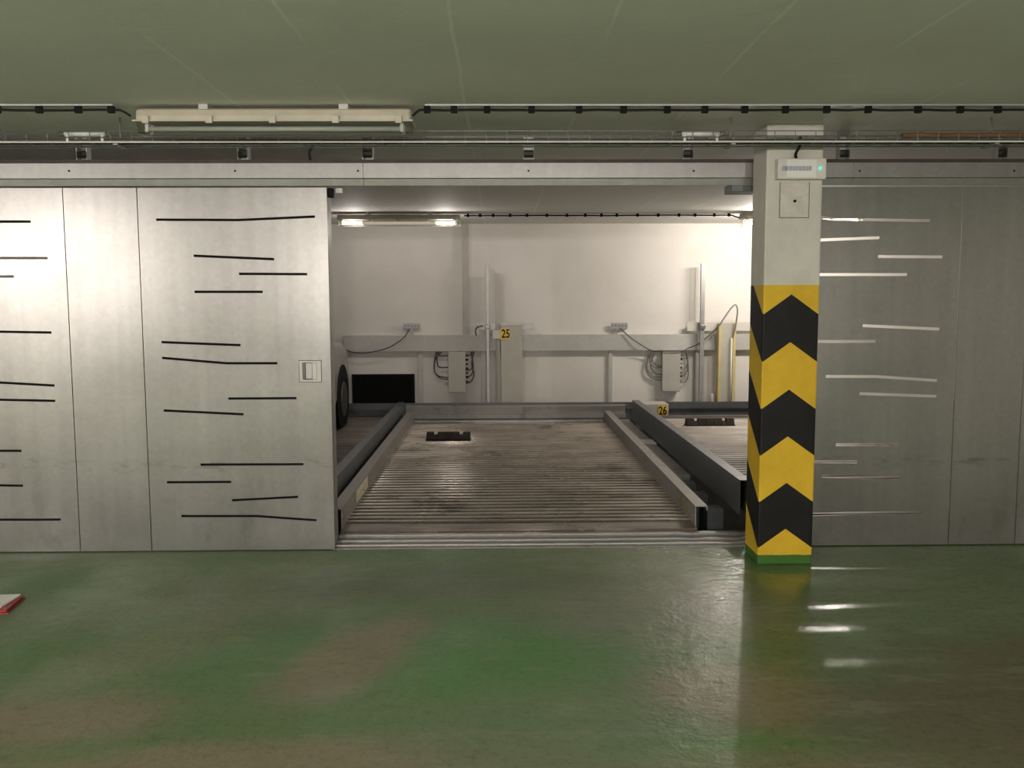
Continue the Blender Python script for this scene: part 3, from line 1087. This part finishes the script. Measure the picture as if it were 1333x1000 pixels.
cl0, cl1 = at(641, 430, CY - .01), at(653, 441, CY - .01)
MB().box(cl0.x, cl1.x, CY - .005, CY + .02, cl1.z, cl0.z).build('clamp', M['offwhite'], CB, bevel=.004)


def wall_rail(px0, px1, py0, py1, mat, label, clampx):
    Y = WALL - .225
    a, b = at(px0, py0, Y), at(px1, py1, Y)
    th = thing('mounting_rail', ((a.x + b.x) / 2, Y, b.z), label, 'mounting rail', 'mounting rails at the tops of the poles')
    zc = (a.z + b.z) / 2
    for yA, yB in ((Y + .102, Y + .112),):
        MB().box(a.x, b.x, yA, yB, b.z, a.z).build('bar', mat, th)
    for x in (a.x + .04, b.x - .04):
        MB().box(x - .015, x + .015, Y + .112, WALL, zc - .02, zc + .02).build('stand_off', M['galv'], th)
    for x in clampx:
        q = at(x, py0, Y)
        MB().box(q.x - .03, q.x + .03, Y - .002, Y + .102, zc - .025, zc + .025).build('pole_clamp', M['rail'], th, bevel=.006)
    return th


wall_rail(620, 695, 421, 429, M['galv'], 'steel mounting rail behind the head of the cabinet numbered 25', (634.5,))
wall_rail(897, 990, 420, 431, M['offwhite'], 'pale mounting rail behind the yellow edged column', (915.7,))
o = MB().tube(smooth_path([at(629, 424, WALL - .24), at(622, 426, WALL - .24), at(619, 430, WALL - .22), at(620, 437, WALL - .15)]), .007, 6).build('cable_tail', M['cable'], origin=at(620, 437, WALL - .15))
tag(o, 'short dark cable tail curling down beside the pole left of cabinet 25', 'cable')

# yellow edged column
YY = WALL - .24
a, b = at(936, 421, YY), at(958.5, 421, YY)
YC = thing('lift_column', ((a.x + b.x) / 2, YY, .02), 'pale column with faded yellow edges at the back wall beside the pillar', 'column')
MB().box(a.x + .03, b.x - .035, YY + .02, WALL - .15, .02, a.z).build('web', M['cabinet'], YC)
for x0, x1 in ((a.x, a.x + .03), (b.x - .035, b.x)):
    MB().box(x0, x1, YY, WALL - .15, .02, a.z).build('flange', M['paleyellow'], YC, bevel=.003)
P = [at(936, 424, WALL - .27), at(944, 412, WALL - .28), at(952, 401, WALL - .28), at(957.5, 397, WALL - .28), at(960, 404, WALL - .28), at(958, 422, WALL - .27), at(954, 440, WALL - .26)]
MB().tube(smooth_path(P), .010, 6).build('hose_loop', M['greycable'], YC)
r0 = at(952.5, 440, WALL - .26)
MB().tube([(r0.x, WALL - .26, r0.z), (r0.x, WALL - .26, .02)], .012, 8).build('rod', M['offwhite'], YC)
o = at(927, 515, WALL - .15)
cyl = MB().tube([(o.x, WALL - .15, .02), (o.x, WALL - .15, o.z), (o.x, WALL - .15, o.z + .02)], [.033, .033, .02], 12).build('bollard_stub', M['cabinet'], origin=(o.x, WALL - .15, .02))
tag(cyl, 'short beige stub standing left of the yellow edged column', 'stub')

# ventilation grille
a, b = at(458, 487.5, WALL - .03), at(540, 527, WALL - .03)
VG = thing('ventilation_grille', ((a.x + b.x) / 2, WALL, b.z), 'black ventilation grille low on the back wall at the left', 'grille')
bz = .10
fr = MB()
for x0, x1, z0, z1 in ((a.x, b.x, a.z - .03, a.z), (a.x, b.x, bz, bz + .03), (a.x, a.x + .03, bz + .03, a.z - .03), (b.x - .03, b.x, bz + .03, a.z - .03)):
    fr.box(x0, x1, WALL - .035, WALL, z0, z1)
fr.build('frame', M['ink'], VG)
gm = MB()
k = a.x + .05
while k < b.x - .03:
    gm.box(k, k + .006, WALL - .026, WALL - .02, bz + .03, a.z - .03)
    k += .028
k = bz + .05
while k < a.z - .04:
    gm.box(a.x + .03, b.x - .03, WALL - .022, WALL - .018, k, k + .006)
    k += .028
gm.build('wire_mesh', M['black'], VG)
MB().box(a.x + .03, b.x - .03, WALL - .008, WALL - .001, bz + .03, a.z - .03).build('dark_backing', M['ink'], VG)


# ------------------------------------------------------------------ lamps
def rounded_section(y0, y1, z0, z1, r, n=4):
    pts = []
    for cy, cz, a0 in ((y1 - r, z1 - r, 0), (y0 + r, z1 - r, 90), (y0 + r, z0 + r, 180), (y1 - r, z0 + r, 270)):
        for k in range(n + 1):
            t = R(a0 + 90 * k / n)
            pts.append((cy + r * math.cos(t), cz + r * math.sin(t)))
    return pts


def lamp(x0, x1, yc, zg, zt_, zb_, label, mode):
    """sealed strip lamp: upper housing, gasket, clips, clear cover, tubes"""
    hw = .075
    th = thing('strip_lamp', ((x0 + x1) / 2, yc, H), label, 'strip lamp', 'sealed strip lamps on the ceiling')

    def shell(za, zbm, w_top, name, mat, flip):
        rings = []
        e = .035
        for x, s in ((x0, .80), (x0 + .008, .92), (x0 + e, 1), (x1 - e, 1), (x1 - .008, .92), (x1, .80)):
            hwid = hw * s
            zz = zbm + (za - zbm) * (.75 + .25 * s)
            pr = [(yc - hwid, zbm), (yc - hwid, zbm + (zz - zbm) * .35), (yc - hwid * w_top, zbm + (zz - zbm) * .85), (yc - hwid * w_top * .8, zz),
                  (yc + hwid * w_top * .8, zz), (yc + hwid * w_top, zbm + (zz - zbm) * .85), (yc + hwid, zbm + (zz - zbm) * .35), (yc + hwid, zbm)]
            rings.append([(x, y, z) for y, z in pr])
        return MB().loft(rings, smooth=False).build(name, mat, th)
    body_m = M['beige'] if mode == 'off' else M['cabinet']
    shell(zt_, zg + .004, .86, 'housing', body_m, False)
    MB().box(x0 - .012, x1 + .012, yc - hw - .008, yc + hw + .008, zg - .004, zg + .004).build('gasket', body_m, th, bevel=.003)
    shell(zb_, zg - .004, .80, 'clear_cover', M['glass'], True)
    n = 5
    for i in range(n):
        x = x0 + .055 + (x1 - x0 - .11) * i / (n - 1)
        MB().box(x - .016, x + .016, yc - hw - .016, yc - hw - .002, zg - .014, zg + .022).build('clip', body_m, th, bevel=.003)
        MB().box(x - .016, x + .016, yc + hw + .002, yc + hw + .016, zg - .014, zg + .022).build('clip', body_m, th, bevel=.003)
    for f in (.245, .755):
        x = x0 + (x1 - x0) * f
        MB().box(x - .022, x + .022, yc - hw * .8, yc + hw * .8, zt_ - .004, H).build('ceiling_bracket', M['galv'], th)
    zc = (zg + zb_) / 2 - .002
    for y in (yc - .03, yc + .03):
        for xs, s in ((x0 + .045, 1), (x1 - .045, -1)):
            MB().box(xs - .008, xs + .008, y - .016, y + .016, zc - .016, zg - .004).build('tube_holder', M['white'], th)
        xa, xb = x0 + .053, x1 - .053
        if mode == 'off':
            MB().tube([(xa, y, zc), (xb, y, zc)], .012, 10).build('tube', M['tube_off'], th)
        elif mode == 'ends':
            L = .21
            tb = MB().tube([(xa, y, zc), (xa + L, y, zc)], .013, 10).tube([(xb - L, y, zc), (xb, y, zc)], .013, 10)
            tb.tube([(xa + L, y, zc), (xb - L, y, zc)], .013, 10, mi=1)
            tb.build('tube', [M['tube_end'], M['tube_dim']], th)
        else:
            MB().tube([(xa, y, zc), (xb, y, zc)], .013, 10).build('tube', M['tube_lit'], th)
    return th


LY = atz(350, 136, H).y + .05
a, b = at(175, 150, LY - .075), at(534, 150, LY - .075)
lamp(a.x, b.x, LY, at(350, 157, LY - .075).z, at(350, 140, LY - .075).z, at(350, 173, LY - .075).z,
     'unlit beige strip lamp with a clear cover on the ceiling above the left door', 'off')
RLY = atz(700, 277.5, H).y - .06
a, b = at(440, 287, RLY), at(599, 287, RLY)
zq = at(520, 286, RLY).z
lamp(a.x, b.x, RLY, zq, at(520, 280, RLY).z, at(520, 294.5, RLY).z, 'strip lamp glowing only at its ends, above the back of the bay at the left', 'ends')
point_light('left_bay_lamp_light', (a.x + .17, RLY, zq - .10), 10, WARM, .03)
point_light('left_bay_lamp_light', (b.x - .17, RLY, zq - .10), 10, WARM, .03)
a2 = at(964, 287, RLY)
b2x = a2.x + (b.x - a.x)
lamp(a2.x, b2x, RLY, at(970, 285.5, RLY).z, at(970, 278, RLY).z, at(970, 295.5, RLY).z, 'bright lit strip lamp half hidden behind the striped pillar', 'lit')
for k in range(4):
    point_light('right_bay_lamp_light', (a2.x + (b2x - a2.x) * (k + .5) / 4, RLY, zq - .10), 37, (1.0, .915, .83), .03)


# ------------------------------------------------------------------ conduits on the ceiling
def conduit(px0, px1, py, Y, clips, label, r=.006, drop=None, rail=True, cl=.016):
    zc_ = H - .026
    def X(px):
        return at(px, py, Y).x
    th = thing('cable_run', ((X(px0) + X(px1)) / 2, Y, H), label, 'cable run', 'cable runs clipped to the ceiling')
    if rail:
        MB().box(X(px0), X(px1), Y - .008, Y + .03, H - .007, H).build('ceiling_strip', M['galv'], th)
    P = [Vector((X(px0), Y, zc_))]
    n = max(4, int(abs(px1 - px0) / 25))
    for i in range(1, n):
        P.append(Vector((X(px0 + (px1 - px0) * i / n), Y, zc_ + random.uniform(-.003, .002))))
    P.append(Vector((X(px1), Y, zc_)))
    if drop:
        P = (P + drop) if drop[0].x > P[0].x else (drop[::-1] + P)
    MB().tube(smooth_path(P, 4), r, 6).build('cable', M['cable'], th)
    for px in clips:
        x = X(px)
        MB().box(x - cl, x + cl, Y - .006, Y + .016, zc_ - .014, H - .0072).build('clip', M['black'], th, bevel=.003)
    return th


CYF = atz(300, 136, H).y
conduit(-160, 147, 136, CYF, [-110, -60, -5, 50, 101, 144], 'black clipped ceiling cable running from the left edge to the unlit lamp',
        drop=[Vector((at(158, 146, CYF).x, CYF, at(158, 144, CYF).z)), Vector((at(170, 151, CYF).x, CYF, at(170, 151, CYF).z))])
conduit(553, 1480, 136, CYF, [556, 591, 634, 692, 754, 812, 869, 918, 970, 1023, 1077, 1131, 1196, 1251, 1300, 1350],
        'long black clipped ceiling cable running right from the unlit lamp, past the pillar',
        drop=[Vector((at(545, 146, CYF).x, CYF, at(545, 144, CYF).z)), Vector((at(537, 151, CYF).x, CYF, at(537, 151, CYF).z))])
CYB = atz(700, 277.5, H).y
conduit(604, 950, 278, CYB, [609, 625, 642, 664, 686, 712, 738, 762, 783, 803, 830, 857, 884, 905, 930, 949],
        'black clipped cable on the bay ceiling between the two lit lamps', r=.008, cl=.014,
        drop=[Vector((at(957, 282, CYB).x, CYB, at(957, 282, CYB).z)), Vector((at(964, 284, CYB).x, CYB, at(964, 284, CYB).z))])

# ------------------------------------------------------------------ wire mesh cable tray
TRF, TRB = 4.66, 4.80
tz0 = at(700, 185, TRF).z
tz1 = at(700, 170.5, TRF).z
ct = thing('cable_tray', (0, (TRF + TRB) / 2, tz0), 'long wire mesh cable tray hanging below the ceiling across the whole width', 'cable tray')
X0, X1 = -3.6, 3.9
for y, z in ((TRF, tz1), (TRF, (tz0 * .55 + tz1 * .45)), (TRF, tz0), (TRF + .07, tz0), (TRB, tz0), (TRB, (tz0 + tz1) / 2), (TRB, tz1)):
    MB().tube([(X0, y, z), (X1, y, z)], .0026 if z != tz0 else .0042, 6).build('long_wire', M['rail'], ct)
MB().box(X0, X1, TRF - .006, TRF - .001, tz0 - .003, tz0 + .0045).build('front_bar', M['offwhite'], ct)
x = X0 + .05
cw = MB().tube([(x, TRF, tz1), (x, TRF, tz0), (x, TRB, tz0), (x, TRB, tz1)], .0022, 5).build('cross_wire', M['dullsteel'], ct)
for k in range(1, 70):
    c = cw.copy()
    COL.objects.link(c)
    c.parent = ct
    c.location.x = cw.location.x + .106 * k
for px in (156, 951, 1290):
    q = at(px, 160, (TRF + TRB) / 2)
    MB().tube([(q.x, (TRF + TRB) / 2, H), (q.x, (TRF + TRB) / 2, tz0 - .015)], .005, 8).build('threaded_rod', M['dullsteel'], ct)
    MB().box(q.x - .012, q.x + .012, TRF, TRB, tz0 - .012, tz0 - .005).build('tray_support', M['dullsteel'], ct)
# cables lying in the tray
for k, (yy, rr, m_, xa, xb, lab) in enumerate(((TRF + .035, .008, 'darkgreycable', X0, X1, 'dark grey cable lying along the front of the wire tray'),
                                             (TRF + .075, .010, 'cable', X0, X1, 'black cable lying along the middle of the wire tray'),
                                             (TRF + .112, .007, 'darkgreycable', X0, X1, 'thin dark cable lying along the back of the wire tray'),
                                             (TRF + .055, .014, 'browncable', at(1180, 178, TRF).x, X1, 'brown cable bundle in the wire tray at the right edge'))):
    n = 30
    zb0 = tz0 + .005 + rr + (.022 if m_ == 'browncable' else 0)
    P = [Vector((xa + (xb - xa) * i / n, yy + random.uniform(-.006, .006), zb0 + random.uniform(0, .003))) for i in range(n + 1)]
    tag(MB().tube(smooth_path(P, 3), rr, 7).build('tray_cable', M[m_], origin=((xa + xb) / 2, yy, zb0)), lab, 'cable', 'cables in the wire tray')
# short clear tubes fixed inside the tray
for px0, px1, lab in ((78, 144, 'short clear glossy tube light lying in the wire tray at the left'), (881, 943, 'short clear glossy tube light lying in the wire tray left of the pillar')):
    yy = TRF + .012
    a, b = at(px0, 174.5, TRF + .03), at(px1, 174.5, TRF + .03)
    tl_ = thing('tube_light', ((a.x + b.x) / 2, TRF + .03, a.z), lab, 'tube light', 'clear tube lights in the wire tray')
    MB().tube([(a.x + .025, TRF + .03, a.z), (b.x - .025, TRF + .03, a.z)], .013, 12).build('glass_tube', M['tube_off'], tl_)
    MB().tube([(a.x, TRF + .03, a.z), (a.x + .022, TRF + .03, a.z)], .015, 12).build('end_cap', M['glass'], tl_)
    MB().tube([(b.x - .022, TRF + .03, a.z), (b.x, TRF + .03, a.z)], .015, 12).build('end_cap', M['glass'], tl_)
    for x in (a.x + .04, b.x - .04):
        MB().box(x - .006, x + .006, TRF + .02, TRF + .04, tz0 + .004, a.z - .008).build('stand', M['white'], tl_)
# cable dropping from the tray to the track
o = MB().tube(smooth_path([at(407, 188, TRB), at(406, 193, 4.92), at(403, 199, 5.05), at(404, 209, TY + .03)]), .008, 7).build('drop_cable', M['cable'], origin=at(404, 209, TY + .03))
tag(o, 'short black cable dropping from the wire tray onto the door track', 'cable')


# ------------------------------------------------------------------ silver car behind the left door
def car(xr, y_rear, y_nose, z0):
    """nose points to the back wall; xr is the flank towards the open bay"""
    Wd = 1.70
    xc = xr - Wd / 2
    th = thing('car', (xc, (y_rear + y_nose) / 2, z0), 'silver car on the left platform, only its flank and wheel showing past the left door', 'car')
    L = y_nose - y_rear
    # stations along the length: (t, half width factor, belt z, roof z, roof half width)
    st = [(0.0, .80, .82, .86, .60), (.02, .90, .92, .98, .66), (.07, .97, .98, 1.28, .66), (.16, 1, .98, 1.42, .66), (.35, 1, .97, 1.46, .67),
          (.52, 1, .96, 1.43, .66), (.64, 1, .95, 1.20, .66), (.73, 1, .94, .97, .78), (.85, 1, .92, .94, .74), (.95, .97, .82, .84, .66),
          (.985, .92, .70, .72, .6), (1.0, .82, .62, .64, .5)]
    rings = []
    for t, wf, belt, roof, rw in st:
        y = y_rear + L * t
        w = Wd / 2 * wf
        half = [(.70 * w, .18), (.95 * w, .20), (w, .34), (w, .62), (.985 * w, belt - .04), (.96 * w, belt), (rw * wf, roof - .05), (rw * wf * .82, roof)]
        ring = [(xc + x, y, z0 + z) for x, z in half] + [(xc - x, y, z0 + z) for x, z in half[::-1]]
        rings.append(ring)
    body = MB().loft(rings).build('body', M['carpaint'], th)
    for s in (1, -1):
        g = MB()
        for ta, tb in ((.18, .34), (.36, .60)):
            ya, yb = y_rear + L * ta, y_rear + L * tb
            xb_, xt_ = xc + s * (.955 * Wd / 2), xc + s * (.68)
            top = 1.38
            cut = .10 if tb > .5 else 0
            v = [g.bm.verts.new(p) for p in ((xb_ + s * .006, ya, z0 + 1.0), (xb_ + s * .006, yb, z0 + .99), (xt_ + s * .03, yb - cut * 2.5, z0 + top), (xt_ + s * .03, ya, z0 + top),
                                             (xb_ - s * .02, ya, z0 + 1.0), (xb_ - s * .02, yb, z0 + .99), (xt_, yb - cut * 2.5, z0 + top), (xt_, ya, z0 + top))]
            for f in ((0, 1, 2, 3), (7, 6, 5, 4), (0, 1, 5, 4), (1, 2, 6, 5), (2, 3, 7, 6), (3, 0, 4, 7)):
                g.bm.faces.new([v[i] for i in f])
        g.build('side_window', M['carglass'], th)
    for ty in (y_rear + .62, y_nose - CAR_OVER):
        for s in (1, -1):
            xo = xc + s * (Wd / 2 + .012)
            MB().tube([(xo - s * .05, ty, z0 + .32), (xo - s * .006, ty, z0 + .32)], .365, 28).build('wheel_arch', M['ink'], body)
            wh = MB().tube([(xo - s * .22, ty, z0 + .30), (xo - s * .02, ty, z0 + .30), (xo, ty, z0 + .30)], [.30, .30, .27], 28).build('wheel', M['tyre'], th)
            MB().tube([(xo - s * .01, ty, z0 + .30), (xo + s * .008, ty, z0 + .30)], [.20, .185], 20).build('rim', M['rim'], wh)
    return th


CAR_OVER = .78
cw_ = at(446.5, 518, 9.84)
car(cw_.x, 6.45, 9.84 + CAR_OVER, .108)

# ------------------------------------------------------------------ red folder with paper at the left edge
q = [atz(33, 774.5, .02), atz(10, 794, .02), atz(-80, 800, .02), atz(-70, 778, .02)]
FD = thing('red_folder', (q[1].x, q[1].y, 0), 'red folder with a white sheet on it, lying on the floor at the left edge', 'folder')


def slab(pts, z0, z1, inset=0.0):
    mb = MB()
    c = sum((Vector((p.x, p.y, 0)) for p in pts), Vector()) / len(pts)
    P = [Vector((p.x, p.y, 0)) + (c - Vector((p.x, p.y, 0))).normalized() * inset for p in pts]
    a = [mb.bm.verts.new((p.x, p.y, z0)) for p in P]
    b = [mb.bm.verts.new((p.x, p.y, z1)) for p in P]
    n = len(P)
    for k in range(n):
        mb.bm.faces.new((a[k], a[(k + 1) % n], b[(k + 1) % n], b[k]))
    mb.bm.faces.new(a[::-1])
    mb.bm.faces.new(b)
    return mb


slab(q, 0, .006).build('back_cover', M['red'], FD)
slab(q, .012, .018, .008).build('front_cover', M['red'], FD)
slab(q, .006, .012, .02).build('inner_sheets', M['red'], FD)
o = slab([atz(27, 773.5, .025), atz(1, 789.5, .025), atz(-80, 795, .025), atz(-70, 777, .025)], .0182, .026).build('paper_sheet', M['paper'], origin=(q[0].x, q[0].y, .018))
tag(o, 'white paper sheet lying on top of the red folder', 'paper')
